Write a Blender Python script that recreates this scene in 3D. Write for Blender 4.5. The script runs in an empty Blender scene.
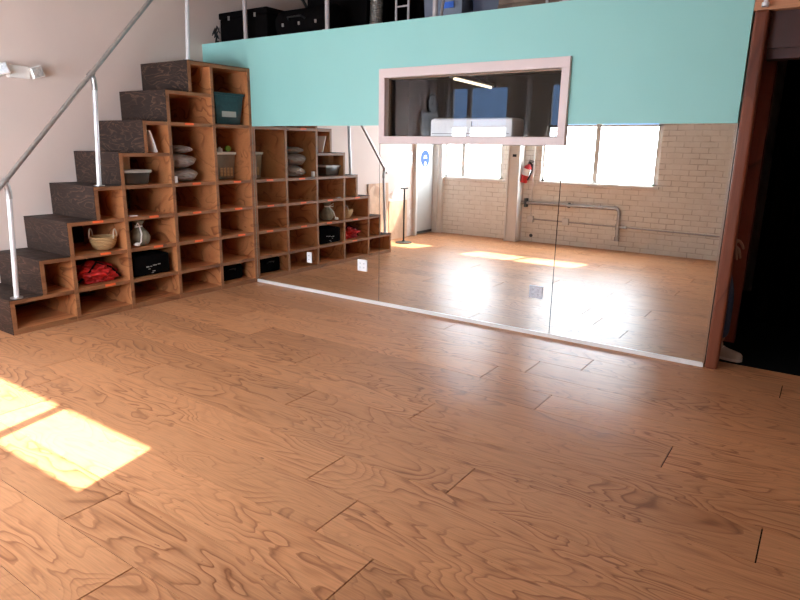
import bpy, bmesh, math, random
from mathutils import Vector, Matrix, Quaternion, noise
PI = math.pi
SC = bpy.context.scene
COL = SC.collection
random.seed(7)

# ------------------------------------------------------------------ camera
cd = bpy.data.cameras.new('camera'); cam = bpy.data.objects.new('camera', cd); COL.objects.link(cam)
F_PX, YAW, PITCH, ROLL = 618.0, -0.6015, -0.2445, 0.0159
cd.sensor_width = 36; cd.lens = F_PX / 800 * 36; cd.clip_start = 0.02; cd.clip_end = 200
d = Vector((math.sin(YAW)*math.cos(PITCH), math.cos(YAW)*math.cos(PITCH), math.sin(PITCH)))
rt = Vector((math.cos(YAW), -math.sin(YAW), 0)); up = rt.cross(d)
ax = rt*math.cos(ROLL) + up*math.sin(ROLL); bx_ = up*math.cos(ROLL) - rt*math.sin(ROLL)
M = Matrix((ax, bx_, -d)).transposed().to_4x4(); M.translation = Vector((5.119, -4.655, 1.493))
cam.matrix_world = M
SC.camera = cam

# ------------------------------------------------------------------ world, sun, exposure
SC.view_settings.view_transform = 'Standard'
SC.view_settings.look = 'None'
SC.view_settings.gamma = 1
SC.view_settings.use_curve_mapping = False
SC.view_settings.exposure = 0.2
w = bpy.data.worlds.new('sky'); SC.world = w; w.use_nodes = True
bg = w.node_tree.nodes['Background']; bg.inputs[0].default_value = (0.33, 0.55, 1.0, 1); bg.inputs[1].default_value = 3.0
sl = bpy.data.lights.new('sun', 'SUN'); sl.energy = 26; sl.angle = math.radians(0.7); sl.color = (1, 0.93, 0.8)
sun = bpy.data.objects.new('sun', sl); COL.objects.link(sun); sun.location = (3, -9, 8)
sun.rotation_euler = Vector((-0.24, 1.0, -1.262)).to_track_quat('-Z', 'Y').to_euler()
WINDOW_GLOW = 27.0
SC.cycles.max_bounces = 12; SC.cycles.diffuse_bounces = 6; SC.cycles.glossy_bounces = 6
SC.cycles.sample_clamp_indirect = 40
SC.cycles.use_denoising = True

# ------------------------------------------------------------------ materials
def mat(name, col=(.5, .5, .5), rough=.5, metal=0., spec=.5, coat=0., emit=None, estr=0.):
    m = bpy.data.materials.new(name); m.use_nodes = True
    p = m.node_tree.nodes['Principled BSDF']
    p.inputs['Base Color'].default_value = (*col, 1); p.inputs['Roughness'].default_value = rough
    p.inputs['Metallic'].default_value = metal; p.inputs['Specular IOR Level'].default_value = spec
    p.inputs['Coat Weight'].default_value = coat; p.inputs['Coat Roughness'].default_value = .2
    if emit: p.inputs['Emission Color'].default_value = (*emit, 1); p.inputs['Emission Strength'].default_value = estr
    return m
def N(m, t, **k):
    n = m.node_tree.nodes.new(t)
    for a, v in k.items():
        if a in n.inputs: n.inputs[a].default_value = v
        else: setattr(n, a, v)
    return n
def L(m, a, b): m.node_tree.links.new(a, b)
def P(m): return m.node_tree.nodes['Principled BSDF']
def math_(m, op, a, b=None):
    n = N(m, 'ShaderNodeMath', operation=op)
    for i, v in enumerate((a, b)):
        if v is None: continue
        if isinstance(v, (int, float)): n.inputs[i].default_value = v
        else: L(m, v, n.inputs[i])
    return n.outputs[0]
def ramp(m, fac, stops, interp='LINEAR'):
    r = N(m, 'ShaderNodeValToRGB'); r.color_ramp.interpolation = interp
    e = r.color_ramp.elements
    while len(e) < len(stops): e.new(.5)
    for i, (p, c) in enumerate(stops): e[i].position = p; e[i].color = (*c, 1)
    L(m, fac, r.inputs[0]); return r.outputs[0]
def mixc(m, fac, a, b, mode='MIX'):
    n = N(m, 'ShaderNodeMix', data_type='RGBA', blend_type=mode)
    for s, v in ((0, fac), (6, a), (7, b)):
        if isinstance(v, (int, float)): n.inputs[s].default_value = v
        elif isinstance(v, tuple): n.inputs[s].default_value = (*v, 1)
        else: L(m, v, n.inputs[s])
    return n.outputs[2]
def bump(m, h, strength=.3, dist=.01):
    b = N(m, 'ShaderNodeBump'); b.inputs['Strength'].default_value = strength; b.inputs['Distance'].default_value = dist
    L(m, h, b.inputs['Height']); L(m, b.outputs[0], P(m).inputs['Normal'])
def mottled(name, c1, c2, scale=5, rough=.6, b=0., bs=40, **k):
    m = mat(name, c1, rough, **k)
    tc = N(m, 'ShaderNodeTexCoord'); n = N(m, 'ShaderNodeTexNoise', Scale=scale, Detail=5.0)
    L(m, tc.outputs['Object'], n.inputs['Vector'])
    L(m, ramp(m, n.outputs[0], [(.3, c1), (.7, c2)]), P(m).inputs['Base Color'])
    if b:
        n2 = N(m, 'ShaderNodeTexNoise', Scale=bs, Detail=4.0); L(m, tc.outputs['Object'], n2.inputs['Vector']); bump(m, n2.outputs[0], b, .01)
    return m
def plywood(name, light, mid, line, stretch=(0.5, 1.6, 1.6), bands=9., attr=None, rough=.4, coat=0., spec=.5, nscale=1.6, speck=True, var=.12, detail=2.5, nrough=.45):
    """Rotary-cut plywood face: contour bands of a stretched noise, as real veneer shows."""
    m = mat(name, light, rough, coat=coat, spec=spec)
    tc = N(m, 'ShaderNodeTexCoord'); mp = N(m, 'ShaderNodeMapping'); mp.inputs['Scale'].default_value = stretch
    if attr:
        at = N(m, 'ShaderNodeAttribute', attribute_name=attr)
        off = N(m, 'ShaderNodeVectorMath', operation='SCALE'); off.inputs[0].default_value = (37., 91., 53.); L(m, at.outputs['Fac'], off.inputs['Scale'])
        ad = N(m, 'ShaderNodeVectorMath', operation='ADD'); L(m, tc.outputs['Object'], ad.inputs[0]); L(m, off.outputs[0], ad.inputs[1])
        L(m, ad.outputs[0], mp.inputs['Vector'])
    else: L(m, tc.outputs['Object'], mp.inputs['Vector'])
    n = N(m, 'ShaderNodeTexNoise', Scale=nscale, Detail=detail, Roughness=nrough, Distortion=.5); L(m, mp.outputs[0], n.inputs['Vector'])
    v = math_(m, 'MULTIPLY', n.outputs[0], bands); v = math_(m, 'FRACT', v)
    n3 = N(m, 'ShaderNodeTexNoise', Scale=2.2, Detail=1.0); L(m, mp.outputs[0], n3.inputs['Vector'])
    band = ramp(m, v, [(0, mid), (.1, line), (.22, mid), (.6, light), (1, light)])
    base = mixc(m, ramp(m, n3.outputs[0], [(.4, (0, 0, 0)), (.62, (.75, .75, .75))]), band, light)
    mp2 = N(m, 'ShaderNodeMapping'); mp2.inputs['Scale'].default_value = tuple(8*s if s < 1 else 60*s for s in stretch)
    L(m, mp.inputs['Vector'].links[0].from_socket, mp2.inputs['Vector'])
    f = N(m, 'ShaderNodeTexNoise', Scale=1.5, Detail=4.0); L(m, mp2.outputs[0], f.inputs['Vector'])
    base = mixc(m, .55, base, ramp(m, f.outputs[0], [(.3, (.62, .62, .62)), (.6, (1, 1, 1))]), 'MULTIPLY')
    if speck:
        vo = N(m, 'ShaderNodeTexNoise', Scale=26., Detail=3.0); L(m, mp.outputs[0], vo.inputs['Vector'])
        base = mixc(m, ramp(m, vo.outputs[0], [(.70, (0, 0, 0)), (.76, (.7, .7, .7))]), base, tuple(.4*c for c in line))
    if attr:
        sh = math_(m, 'ADD', math_(m, 'MULTIPLY', at.outputs['Fac'], 2*var), 1-var)
        hs = N(m, 'ShaderNodeHueSaturation'); L(m, sh, hs.inputs['Value']); L(m, base, hs.inputs['Color']); base = hs.outputs[0]
    L(m, base, P(m).inputs['Base Color'])
    rr = ramp(m, f.outputs[0], [(.2, (rough*.8,)*3), (.8, (rough*1.25,)*3)]); L(m, rr, P(m).inputs['Roughness'])
    bump(m, f.outputs[0], .06, .004)
    return m

MT = {}
MT['floor'] = plywood('floor_plywood', (.57, .265, .125), (.46, .197, .086), (.28, .103, .043), (0.55, 1.7, 1.), 17., 'plank', rough=.38, coat=.0, spec=.26, detail=3., nrough=.42, nscale=2.3)
MT['gap'] = mat('floor_gap', (.02, .010, .007), .9, spec=.1)
MT['cubby'] = plywood('cubby_wood', (.62, .255, .10), (.50, .18, .065), (.27, .08, .025), (1.6, .6, 2.2), 7., rough=.45, speck=False)
MT['edge'] = plywood('cubby_wood_shaded_edge', (.30, .125, .05), (.24, .095, .038), (.15, .055, .02), (1.6, .6, 2.2), 7., rough=.5, speck=False)  # same cubby wood, darkened for the weaker light on its front edges
MT['cubback'] = plywood('cubby_back_wood_shaded', (.040, .013, .006), (.030, .009, .004), (.02, .006, .003), (1.6, .6, 2.2), 7., rough=.7, speck=False)  # dark brown backs, deepened with the shade inside the cubbies
MT['ebony'] = plywood('dark_stained_plywood', (.028, .016, .012), (.050, .027, .019), (.125, .068, .048), (.8, .8, 2.6), 12., rough=.55, spec=.25, nscale=3., detail=4., speck=False)
MT['panelply'] = plywood('tan_plywood', (.72, .48, .32), (.62, .38, .24), (.5, .28, .16), (1.2, .8, .6), 6., rough=.6, speck=False)
MT['post'] = plywood('stained_post_wood', (.20, .054, .024), (.16, .040, .018), (.08, .020, .010), (1.5, 1.5, .35), 6., rough=.45, spec=.3, speck=False)
MT['jamb'] = plywood('dark_red_wood', (.060, .012, .008), (.045, .010, .006), (.02, .006, .004), (1.5, 1.5, .35), 6., rough=.5, speck=False)
MT['corridor'] = plywood('corridor_red_wood', (.26, .055, .03), (.22, .045, .025), (.12, .03, .015), (1.5, 1.5, .35), 6., rough=.6, speck=False)
MT['beam'] = plywood('orange_wood', (.55, .25, .12), (.45, .18, .08), (.3, .1, .04), (.5, 1.5, 1.5), 6., rough=.5, speck=False)
MT['boards'] = plywood('old_boards', (.20, .13, .09), (.15, .09, .06), (.08, .05, .035), (.5, 2., 2.), 6., rough=.7, speck=False)
MT['ceiling'] = plywood('ceiling_wood', (.78, .72, .66), (.72, .66, .6), (.62, .55, .48), (.5, 1.5, 1.), 6., rough=.7, speck=False)
MT['wall'] = mottled('plaster_pinkish', (.74, .60, .53), (.69, .56, .50), 1.6, .75, .08, 60)
MT['white'] = mottled('white_paint', (.80, .76, .72), (.74, .70, .66), 4, .5)
MT['door'] = mottled('white_door_paint', (.52, .51, .49), (.49, .48, .46), 4, .4)
MT['teal'] = mottled('teal_paint', (.31, .63, .59), (.285, .60, .56), 1.0, .55, .03, 80)
MT['tealdark'] = mat('seam_dark', (.10, .22, .2), .7)
MT['frame'] = mottled('window_frame_pinkish_white', (.74, .60, .57), (.70, .56, .54), 3, .45)
MT['brass'] = mat('bronze_frame', (.18, .11, .07), .4, .6)
MT['black'] = mottled('black_cloth', (.004, .0035, .0035), (.006, .005, .005), 20, .95, spec=.0)
MT['blackp'] = mottled('black_plastic', (.007, .007, .008), (.012, .012, .012), 30, .45, spec=.3)
MT['blackfloor'] = mat('unlit_floor_black', (.004, .004, .004), .8, spec=.1)  # lack of light past the doorway, put into a black colour
MT['darkwall'] = mottled('dark_booth_paint', (.03, .028, .027), (.04, .037, .035), 3, .8, spec=.2)
MT['steel'] = mottled('galvanised_steel', (.50, .47, .45), (.38, .36, .35), 25, .35, metal=.85)
MT['steelw'] = mottled('pale_painted_pipe', (.72, .72, .74), (.66, .66, .68), 25, .35, metal=.3)
MT['loftpost'] = mottled('grey_painted_post', (.45, .40, .40), (.40, .36, .36), 25, .5)
MT['chrome'] = mat('chrome', (.8, .8, .8), .15, 1.)
MT['foil'] = mottled('foil_duct', (.55, .53, .5), (.35, .33, .31), 30, .3, .5, 30, metal=.9)
MT['orange'] = mat('orange_tape', (.95, .16, .04), .5)
MT['strip'] = mat('white_strip', (.85, .82, .80), .4)
MT['plate'] = mat('white_plate', (.90, .91, .93), .35)
MT['platesteel'] = mottled('brushed_plate', (.6, .6, .64), (.45, .45, .5), 60, .35, metal=.6)
MT['slot'] = mat('dark_slot', (.02, .02, .02), .6)
MT['wicker'] = mat('wicker', (.56, .36, .16), .7)
m = MT['wicker']; tc = N(m, 'ShaderNodeTexCoord'); wv = N(m, 'ShaderNodeTexWave', Scale=22., Distortion=3.); wv.bands_direction = 'Z'
L(m, tc.outputs['Object'], wv.inputs['Vector']); L(m, ramp(m, wv.outputs[0], [(.2, (.34, .19, .07)), (.7, (.66, .44, .21))]), P(m).inputs['Base Color']); bump(m, wv.outputs[0], .6, .01)
MT['rope'] = mat('pale_rope', (.66, .56, .44), .8)
MT['red'] = mottled('red_fabric', (.62, .012, .008), (.30, .006, .005), 14, .6, .4, 30)
MT['greybag'] = mottled('grey_green_cloth', (.27, .24, .17), (.13, .115, .075), 18, .8, .4, 30)
MT['cling'] = mottled('grey_plastic_bag', (.34, .27, .23), (.22, .17, .15), 8, .28, .5, 18, coat=.4)
MT['tealbin'] = mottled('dark_teal_plastic', (.006, .022, .032), (.012, .055, .060), 22, .3, .0)
MT['clearbin'] = mottled('cloudy_plastic', (.22, .16, .10), (.15, .11, .07), 12, .35)
MT['lid'] = mat('pale_lid', (.70, .68, .62), .4)
MT['greylid'] = mat('grey_lid', (.36, .34, .31), .4)
MT['darkbin'] = mottled('smoky_plastic', (.03, .024, .018), (.05, .04, .03), 10, .3)
MT['cardboard'] = mottled('cardboard', (.42, .24, .12), (.36, .20, .10), 10, .8)
MT['paper'] = mat('paper', (.86, .80, .76), .6)
MT['green'] = mat('green_plastic', (.20, .45, .06), .5)
MT['yellow'] = mat('yellow_handle', (.75, .55, .12), .5)
MT['bluebin'] = mottled('grey_blue_plastic', (.16, .18, .24), (.12, .14, .19), 6, .35)
MT['navybin'] = mottled('navy_plastic', (.012, .018, .05), (.02, .03, .07), 6, .4)
MT['bluetag'] = mat('blue_tag', (.02, .12, .55), .5)
MT['blue'] = mat('sign_blue', (.010, .05, .19), .6, spec=.2)
MT['extred'] = mat('extinguisher_red', (.50, .008, .012), .3, coat=.5)
MT['denim'] = mottled('denim', (.035, .055, .11), (.05, .075, .14), 40, .8, .2, 120)
MT['sweater'] = mottled('black_jersey', (.012, .012, .013), (.02, .02, .022), 30, .9, spec=.2)
MT['skin'] = mottled('skin', (.42, .24, .16), (.38, .21, .14), 12, .5)
MT['hair'] = mottled('brown_hair', (.05, .028, .015), (.03, .015, .01), 30, .6)
MT['sneaker'] = mottled('pale_canvas', (.50, .42, .37), (.42, .35, .30), 20, .8)
MT['sole'] = mat('sneaker_sole', (.60, .54, .50), .6)
MT['exposed'] = mottled('flaked_plaster', (.80, .74, .68), (.60, .42, .32), 6, .8, .3, 20)
MT['tube'] = mat('tube_light', (.9, .9, .85), .4, emit=(1, .86, .62), estr=1.6)
MT['frost'] = mat('daylit_frosted_film', (.9, .9, .9), .6, emit=(.82, .91, 1.0), estr=WINDOW_GLOW)
MT['mirror'] = mat('mirror_silver', (.87, .895, .88), 0.0, 1.)
MT['mirroredge'] = mat('mirror_edge', (.05, .06, .055), .3)
MT['clockface'] = mat('clock_face', (.75, .75, .74), .4)
MT['lampglass'] = mottled('lamp_reflector', (.75, .74, .70), (.4, .39, .37), 60, .25, metal=.6)
MT['dgrey'] = mat('dark_grey_metal', (.10, .10, .10), .5, .5)

def thin_glass(name, k, tint=(1, 1, 1)):
    m = bpy.data.materials.new(name); m.use_nodes = True; nt = m.node_tree; nt.nodes.clear()
    o = nt.nodes.new('ShaderNodeOutputMaterial'); mx = nt.nodes.new('ShaderNodeMixShader')
    tr = nt.nodes.new('ShaderNodeBsdfTransparent'); tr.inputs[0].default_value = (*tint, 1)
    gl = nt.nodes.new('ShaderNodeBsdfGlossy'); gl.inputs['Roughness'].default_value = 0
    # Schlick reflectance per face, the same from both sides of the thin pane
    ge = nt.nodes.new('ShaderNodeNewGeometry'); dt = nt.nodes.new('ShaderNodeVectorMath'); dt.operation = 'DOT_PRODUCT'
    nt.links.new(ge.outputs['Normal'], dt.inputs[0]); nt.links.new(ge.outputs['Incoming'], dt.inputs[1])
    def mt(op, a, b):
        n = nt.nodes.new('ShaderNodeMath'); n.operation = op
        for i, v in enumerate((a, b)):
            if isinstance(v, (int, float)): n.inputs[i].default_value = v
            else: nt.links.new(v, n.inputs[i])
        return n.outputs[0]
    c = mt('ABSOLUTE', dt.outputs['Value'], 0); f = mt('POWER', mt('SUBTRACT', 1.0, c), 5.0)
    f = mt('MULTIPLY', mt('ADD', mt('MULTIPLY', f, .96), .04), k); nt.links.new(f, mx.inputs[0])
    nt.links.new(tr.outputs[0], mx.inputs[1]); nt.links.new(gl.outputs[0], mx.inputs[2]); nt.links.new(mx.outputs[0], o.inputs[0])
    return m
MT['glass'] = thin_glass('window_glass', 1.0)
MT['boothglass'] = thin_glass('booth_glass', 1.1, (1, 1, 1))

def brick():
    m = mat('painted_brick', (.7, .6, .52), .6)
    tc = N(m, 'ShaderNodeTexCoord'); sx = N(m, 'ShaderNodeSeparateXYZ'); L(m, tc.outputs['Object'], sx.inputs[0])
    cx = N(m, 'ShaderNodeCombineXYZ'); L(m, sx.outputs[0], cx.inputs[0]); L(m, sx.outputs[2], cx.inputs[1])
    ns = N(m, 'ShaderNodeTexNoise', Scale=5., Detail=3.0); L(m, cx.outputs[0], ns.inputs['Vector'])
    sc = N(m, 'ShaderNodeVectorMath', operation='SCALE'); sc.inputs['Scale'].default_value = .018; L(m, ns.outputs['Color'], sc.inputs[0])
    ad = N(m, 'ShaderNodeVectorMath', operation='ADD'); L(m, cx.outputs[0], ad.inputs[0]); L(m, sc.outputs[0], ad.inputs[1])
    b = N(m, 'ShaderNodeTexBrick'); L(m, ad.outputs[0], b.inputs['Vector'])
    b.inputs['Scale'].default_value = 1; b.inputs['Brick Width'].default_value = .215; b.inputs['Row Height'].default_value = .077
    b.inputs['Mortar Size'].default_value = .006; b.inputs['Mortar Smooth'].default_value = .4
    n2 = N(m, 'ShaderNodeTexNoise', Scale=3.2, Detail=5.0, Roughness=.7); L(m, cx.outputs[0], n2.inputs['Vector'])
    gone = ramp(m, n2.outputs[0], [(.42, (0, 0, 0)), (.66, (1, 1, 1))])
    crack = math_(m, 'MULTIPLY', b.outputs['Fac'], gone)
    n3 = N(m, 'ShaderNodeTexNoise', Scale=7., Detail=6.0); L(m, cx.outputs[0], n3.inputs['Vector'])
    base = ramp(m, n3.outputs[0], [(.3, (.84, .77, .68)), (.7, (.91, .85, .77))])
    L(m, mixc(m, math_(m, 'MULTIPLY', crack, .8), base, (.42, .33, .26)), P(m).inputs['Base Color'])
    h = math_(m, 'SUBTRACT', math_(m, 'MULTIPLY', n3.outputs[0], .25), b.outputs['Fac'])
    bump(m, h, .7, .008)
    return m
MT['brick'] = brick()

# ------------------------------------------------------------------ mesh helpers
class MB:
    def __init__(s): s.bm = bmesh.new(); s.mats = []
    def _mi(s, m):
        if m is None: return 0
        if m not in s.mats: s.mats.append(m)
        return s.mats.index(m)
    def _done(s, vs, m, M=None):
        if M is not None: bmesh.ops.transform(s.bm, matrix=M, verts=vs)
        if m is not None:
            i = s._mi(m)
            for f in {f for v in vs for f in v.link_faces}: f.material_index = i
        return vs
    def box(s, x0, x1, y0, y1, z0, z1, m=None, M=None, bev=0):
        r = bmesh.ops.create_cube(s.bm, size=1)
        vs = r['verts']
        for v in vs: v.co = Vector(((x0+x1)/2 + v.co.x*(x1-x0), (y0+y1)/2 + v.co.y*(y1-y0), (z0+z1)/2 + v.co.z*(z1-z0)))
        if bev:
            es = list({e for v in vs for e in v.link_edges})
            rb = bmesh.ops.bevel(s.bm, geom=es, offset=bev, segments=2, affect='EDGES', profile=.5)
            vs = list({v for f in rb['faces'] for v in f.verts} | {v for v in vs if v.is_valid})
        return s._done(vs, m, M)
    def cyl(s, p, q, r, r2=None, seg=16, m=None, caps=True):
        p, q = Vector(p), Vector(q); dv = q-p
        M = Matrix.Translation((p+q)/2) @ dv.to_track_quat('Z', 'Y').to_matrix().to_4x4()
        g = bmesh.ops.create_cone(s.bm, cap_ends=caps, segments=seg, radius1=r, radius2=r if r2 is None else r2, depth=dv.length, matrix=M)
        return s._done(g['verts'], m)
    def sph(s, c, r, sc=(1, 1, 1), seg=16, m=None, R=None):
        M = Matrix.Translation(Vector(c)) @ (R or Matrix()) @ Matrix.Diagonal((*sc, 1))
        g = bmesh.ops.create_uvsphere(s.bm, u_segments=seg, v_segments=max(6, seg//2), radius=r, matrix=M)
        return s._done(g['verts'], m)
    def tube(s, pts, r, seg=10, m=None):
        pts = [Vector(p) for p in pts]; rings = []
        n = None
        for i, p in enumerate(pts):
            t = (pts[min(i+1, len(pts)-1)] - pts[max(i-1, 0)]).normalized()
            if n is None: n = t.orthogonal().normalized()
            n = (n - t*n.dot(t)).normalized(); b = t.cross(n)
            rr = r[i] if isinstance(r, (list, tuple)) else r
            rings.append([s.bm.verts.new(p + (n*math.cos(2*PI*k/seg) + b*math.sin(2*PI*k/seg))*rr) for k in range(seg)])
        for a, b2 in zip(rings, rings[1:]):
            for k in range(seg): s.bm.faces.new((a[k], a[(k+1) % seg], b2[(k+1) % seg], b2[k]))
        s.bm.faces.new(rings[0][::-1]); s.bm.faces.new(rings[-1])
        return s._done([v for R in rings for v in R], m)
    def lathe(s, prof, seg=24, c=(0, 0, 0), m=None, sc=(1, 1)):
        rings = []
        for (r, z) in prof:
            if r < 1e-5: rings.append([s.bm.verts.new((c[0], c[1], c[2]+z))])
            else: rings.append([s.bm.verts.new((c[0]+sc[0]*r*math.cos(2*PI*k/seg), c[1]+sc[1]*r*math.sin(2*PI*k/seg), c[2]+z)) for k in range(seg)])
        for a, b in zip(rings, rings[1:]):
            for k in range(seg):
                A = a[k % len(a)], a[(k+1) % len(a)]; B = b[k % len(b)], b[(k+1) % len(b)]
                f = [A[0]]
                if len(a) > 1: f.append(A[1])
                if len(b) > 1: f += [B[1], B[0]]
                else: f.append(B[0])
                s.bm.faces.new(f)
        return s._done([v for R in rings for v in R], m)
    def blob(s, c, rad, amp=.15, freq=3., seed=0, sub=4, flat=None, m=None):
        g = bmesh.ops.create_icosphere(s.bm, subdivisions=sub, radius=1)
        for v in g['verts']:
            n = noise.noise(v.co*freq*.5 + Vector((seed*7.3, seed, 0))) + .5*noise.noise(v.co*freq*1.5 + Vector((seed, seed*3.1, 0))) - .6*abs(noise.noise(v.co*freq + Vector((0, seed, seed*2.))))
            q = v.co*(1 + amp*n*1.6)
            q = Vector((q.x*rad[0], q.y*rad[1], q.z*rad[2]))
            if flat is not None and q.z < -flat: q.z = -flat
            v.co = q + Vector(c)
        return s._done(g['verts'], m)
    def prism(s, poly, axis, a, b, m=None):
        """poly: 2D points; extruded along axis from a to b"""
        def mk(p, t):
            if axis == 'x': return (t, p[0], p[1])
            if axis == 'y': return (p[0], t, p[1])
            return (p[0], p[1], t)
        A = [s.bm.verts.new(mk(p, a)) for p in poly]; B = [s.bm.verts.new(mk(p, b)) for p in poly]; n = len(poly)
        s.bm.faces.new(A[::-1]); s.bm.faces.new(B)
        for k in range(n): s.bm.faces.new((A[k], A[(k+1) % n], B[(k+1) % n], B[k]))
        return s._done(A+B, m)
    def build(s, name, m=None, parent=None, smooth=False, loc=None, bevel=0):
        bmesh.ops.recalc_face_normals(s.bm, faces=s.bm.faces)
        me = bpy.data.meshes.new(name); s.bm.to_mesh(me); s.bm.free()
        if m is not None and not s.mats: s.mats = [m]
        for q in s.mats: me.materials.append(MT[q])
        if smooth:
            me.shade_smooth()
            try: me.set_sharp_from_angle(angle=math.radians(40))
            except Exception: pass
        o = bpy.data.objects.new(name, me); COL.objects.link(o)
        if parent: o.parent = parent
        if loc: o.location = loc
        if bevel:
            md = o.modifiers.new('bevel', 'BEVEL'); md.width = bevel; md.segments = 2
        return o
def tag(o, label, cat, group=None, kind=None):
    if label: o['label'] = label
    if cat: o['category'] = cat
    if group: o['group'] = group
    if kind: o['kind'] = kind
    return o
def thing(name, label, cat, loc=(0, 0, 0), rz=0, group=None):
    o = bpy.data.objects.new(name, None); COL.objects.link(o); o.location = loc; o.rotation_euler = (0, 0, rz)
    o.empty_display_size = .1
    return tag(o, label, cat, group)
def struct(name, mb, m=None, parent=None, **k):
    o = mb.build(name, m, parent, **k)
    if parent is None: o['kind'] = 'structure'
    return o
def copy_tree(o, parent=None):
    c = o.copy(); COL.objects.link(c); c.parent = parent
    for ch in [x for x in bpy.data.objects if x.parent == o]: copy_tree(ch, c)
    return c

XL, YF, XR, ZC = -0.726, -4.88, 7.2, 3.9
XM = 4.547

# ------------------------------------------------------------------ floor: plywood planks
PW = .2725; Y0 = -.33
joints = {-2: 3.2, -1: 2.6, 0: 3.87, 1: 3.57, 2: 3.37, 3: 3.87, 4: 4.635, 5: 3.35, 6: 5.09, 7: 3.91, 8: 3.33, 9: 3.63, 10: 3.92, 11: 2.75, 12: 3.245, 13: 4.4, 14: 2.2, 15: 3.7, 16: 2.9}
fb = MB(); lay = fb.bm.faces.layers.float.new('plank')
gw = .0026
def strip(x0, x1, y0, y1, val):
    z = 0.0
    t = [fb.bm.verts.new(p) for p in ((x0+gw*1.1, y0+gw/2, z), (x1-gw*1.1, y0+gw/2, z), (x1-gw*1.1, y1-gw/2, z), (x0+gw*1.1, y1-gw/2, z))]
    b = [fb.bm.verts.new((v.co.x, v.co.y, -.012)) for v in t]
    fs = [fb.bm.faces.new(t)] + [fb.bm.faces.new((t[k], b[k], b[(k+1) % 4], t[(k+1) % 4])) for k in range(4)]
    for f in fs: f[lay] = val; f.material_index = 0
for k in range(-2, 17):
    y1 = min(Y0 - PW*k, .205); y0 = max(Y0 - PW*(k+1), YF)
    if y1 <= y0: continue
    j = joints.get(k, 3.)
    xs = [j + n*2.44 for n in range(-3, 4)]
    xs = [XL] + [x for x in xs if XL+.05 < x < XR-.05] + [XR]
    for a, b in zip(xs, xs[1:]): strip(a, b, y0, y1, random.random())
fb.mats = ['floor', 'gap']
vs = fb.box(XL-.1, XR+.1, YF-.1, 3., -.06, -.008, 'gap')
struct('floor', fb)
b = MB(); b.box(4.2, XR, .21, 3., -.006, .003); struct('floor_unlit_sheet', b, 'blackfloor')['kind'] = 'structure'  # black sheet laid in for the unlit floor beyond the doorway

# ------------------------------------------------------------------ shell
b = MB(); b.box(XL-.12, XL, YF-.12, 3., -.02, ZC); struct('wall_left', b, 'wall')
b = MB(); b.box(XR, XR+.12, YF-.12, 3., -.02, ZC); struct('wall_right', b, 'wall')
b = MB(); b.box(XL-.12, XR+.12, 3., 3.12, -.02, ZC); struct('wall_back', b, 'wall')
b = MB(); b.box(XL-.12, XR+.12, YF-.12, 3.12, ZC, ZC+.1); struct('ceiling', b, 'ceiling')
for i, x in enumerate((.9, 3.3, 5.7)):
    b = MB(); b.box(x-.07, x+.07, YF, 3., ZC-.22, ZC); o = struct('trim_%d' % (i+1), b, 'ceiling')   # ceiling beams

# far wall with its windows (two columns of openings)
YO = YF-.10
wins = [(-.52, .60, -.17), (1.26, 3.03, 2.11)]
Z0, Z1, Z2, Z3 = .975, 1.815, 1.845, 2.46
b = MB()
b.box(XL-.12, XR+.12, YO, YF, -.02, Z0)
b.box(XL-.12, XR+.12, YO, YF, Z3, ZC)
e = XL-.12
for (a, c, mm) in wins:
    b.box(e, a, YO, YF, Z0, Z3); e = c
b.box(e, XR+.12, YO, YF, Z0, Z3)
struct('wall_far', b, 'brick')
for i, (a, c, mm) in enumerate(wins):
    b = MB(); g = .035
    yk0, yk1 = YF-.075, YF-.03
    for (p, q, r, s_) in ((a, c, Z0, Z0+g), (a, c, Z1, Z2), (a, c, Z3-.012, Z3), (a, a+g, Z0, Z3), (c-2*g, c, Z0, Z3)):
        b.box(p, q, yk0, yk1, r, s_)
    b.box(mm-.035, mm+.035, yk0-.002, yk1+.004, Z0, Z3)
    fr = struct('window_%d' % (i+1), b, 'white')
    b = MB()
    for (p, q) in ((a+g, mm-.035), (mm+.035, c-g)): b.box(p, q, YF-.06, YF-.055, Z0+g, Z1)
    b.build('frosted_pane', 'frost', fr)
    b = MB()
    for (p, q) in ((a+g, mm-.035), (mm+.035, c-g)): b.box(p, q, YF-.06, YF-.055, Z2, Z3-.012)
    b.build('clear_pane', 'glass', fr)
    b = MB(); b.box(a-.03, c+.03, YF-.03, YF+.03, Z0-.035, Z0+.002); b.build('sill', 'white', fr)

# column against the far wall, corner column
b = MB()
b.box(.79, .96, YF, YF+.20, 0, 3.66); b.box(.775, .80, YF, YF+.22, 0, 3.66); b.box(.95, .975, YF, YF+.22, 0, 3.66)
o = struct('trim_4', b, 'white')
b = MB(); b.box(XL, -.60, YF, YF+.10, 0, ZC); b.box(-.60, -.53, YF, YF+.07, 0, ZC)
struct('trim_5', b, 'white')

# teal fascia, mirror backing and knee wall (the partition at y = 0)
ZT, ZM = 2.525, 1.668
WX0, WX1, WZ0, WZ1 = 1.68, 3.412, 1.512, 2.145
b = MB()
yb0, yb1 = .0, .10
b.box(XL, WX0, yb0, yb1, ZM, ZT); b.box(WX1, XM, yb0, yb1, ZM, ZT)
b.box(WX0, WX1, yb0, yb1, WZ1, ZT)
b.box(XL, 0.0, yb0, yb1, 0, ZM)
struct('wall_mirror_side', b, 'teal')
b = MB(); b.box(0.0, WX0, .012, .10, 0, ZM); b.box(WX0, WX1, .012, .10, 0, WZ0); b.box(WX1, XM, .012, .10, 0, ZM)
struct('wall_mirror_backing', b, 'darkwall')
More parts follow.
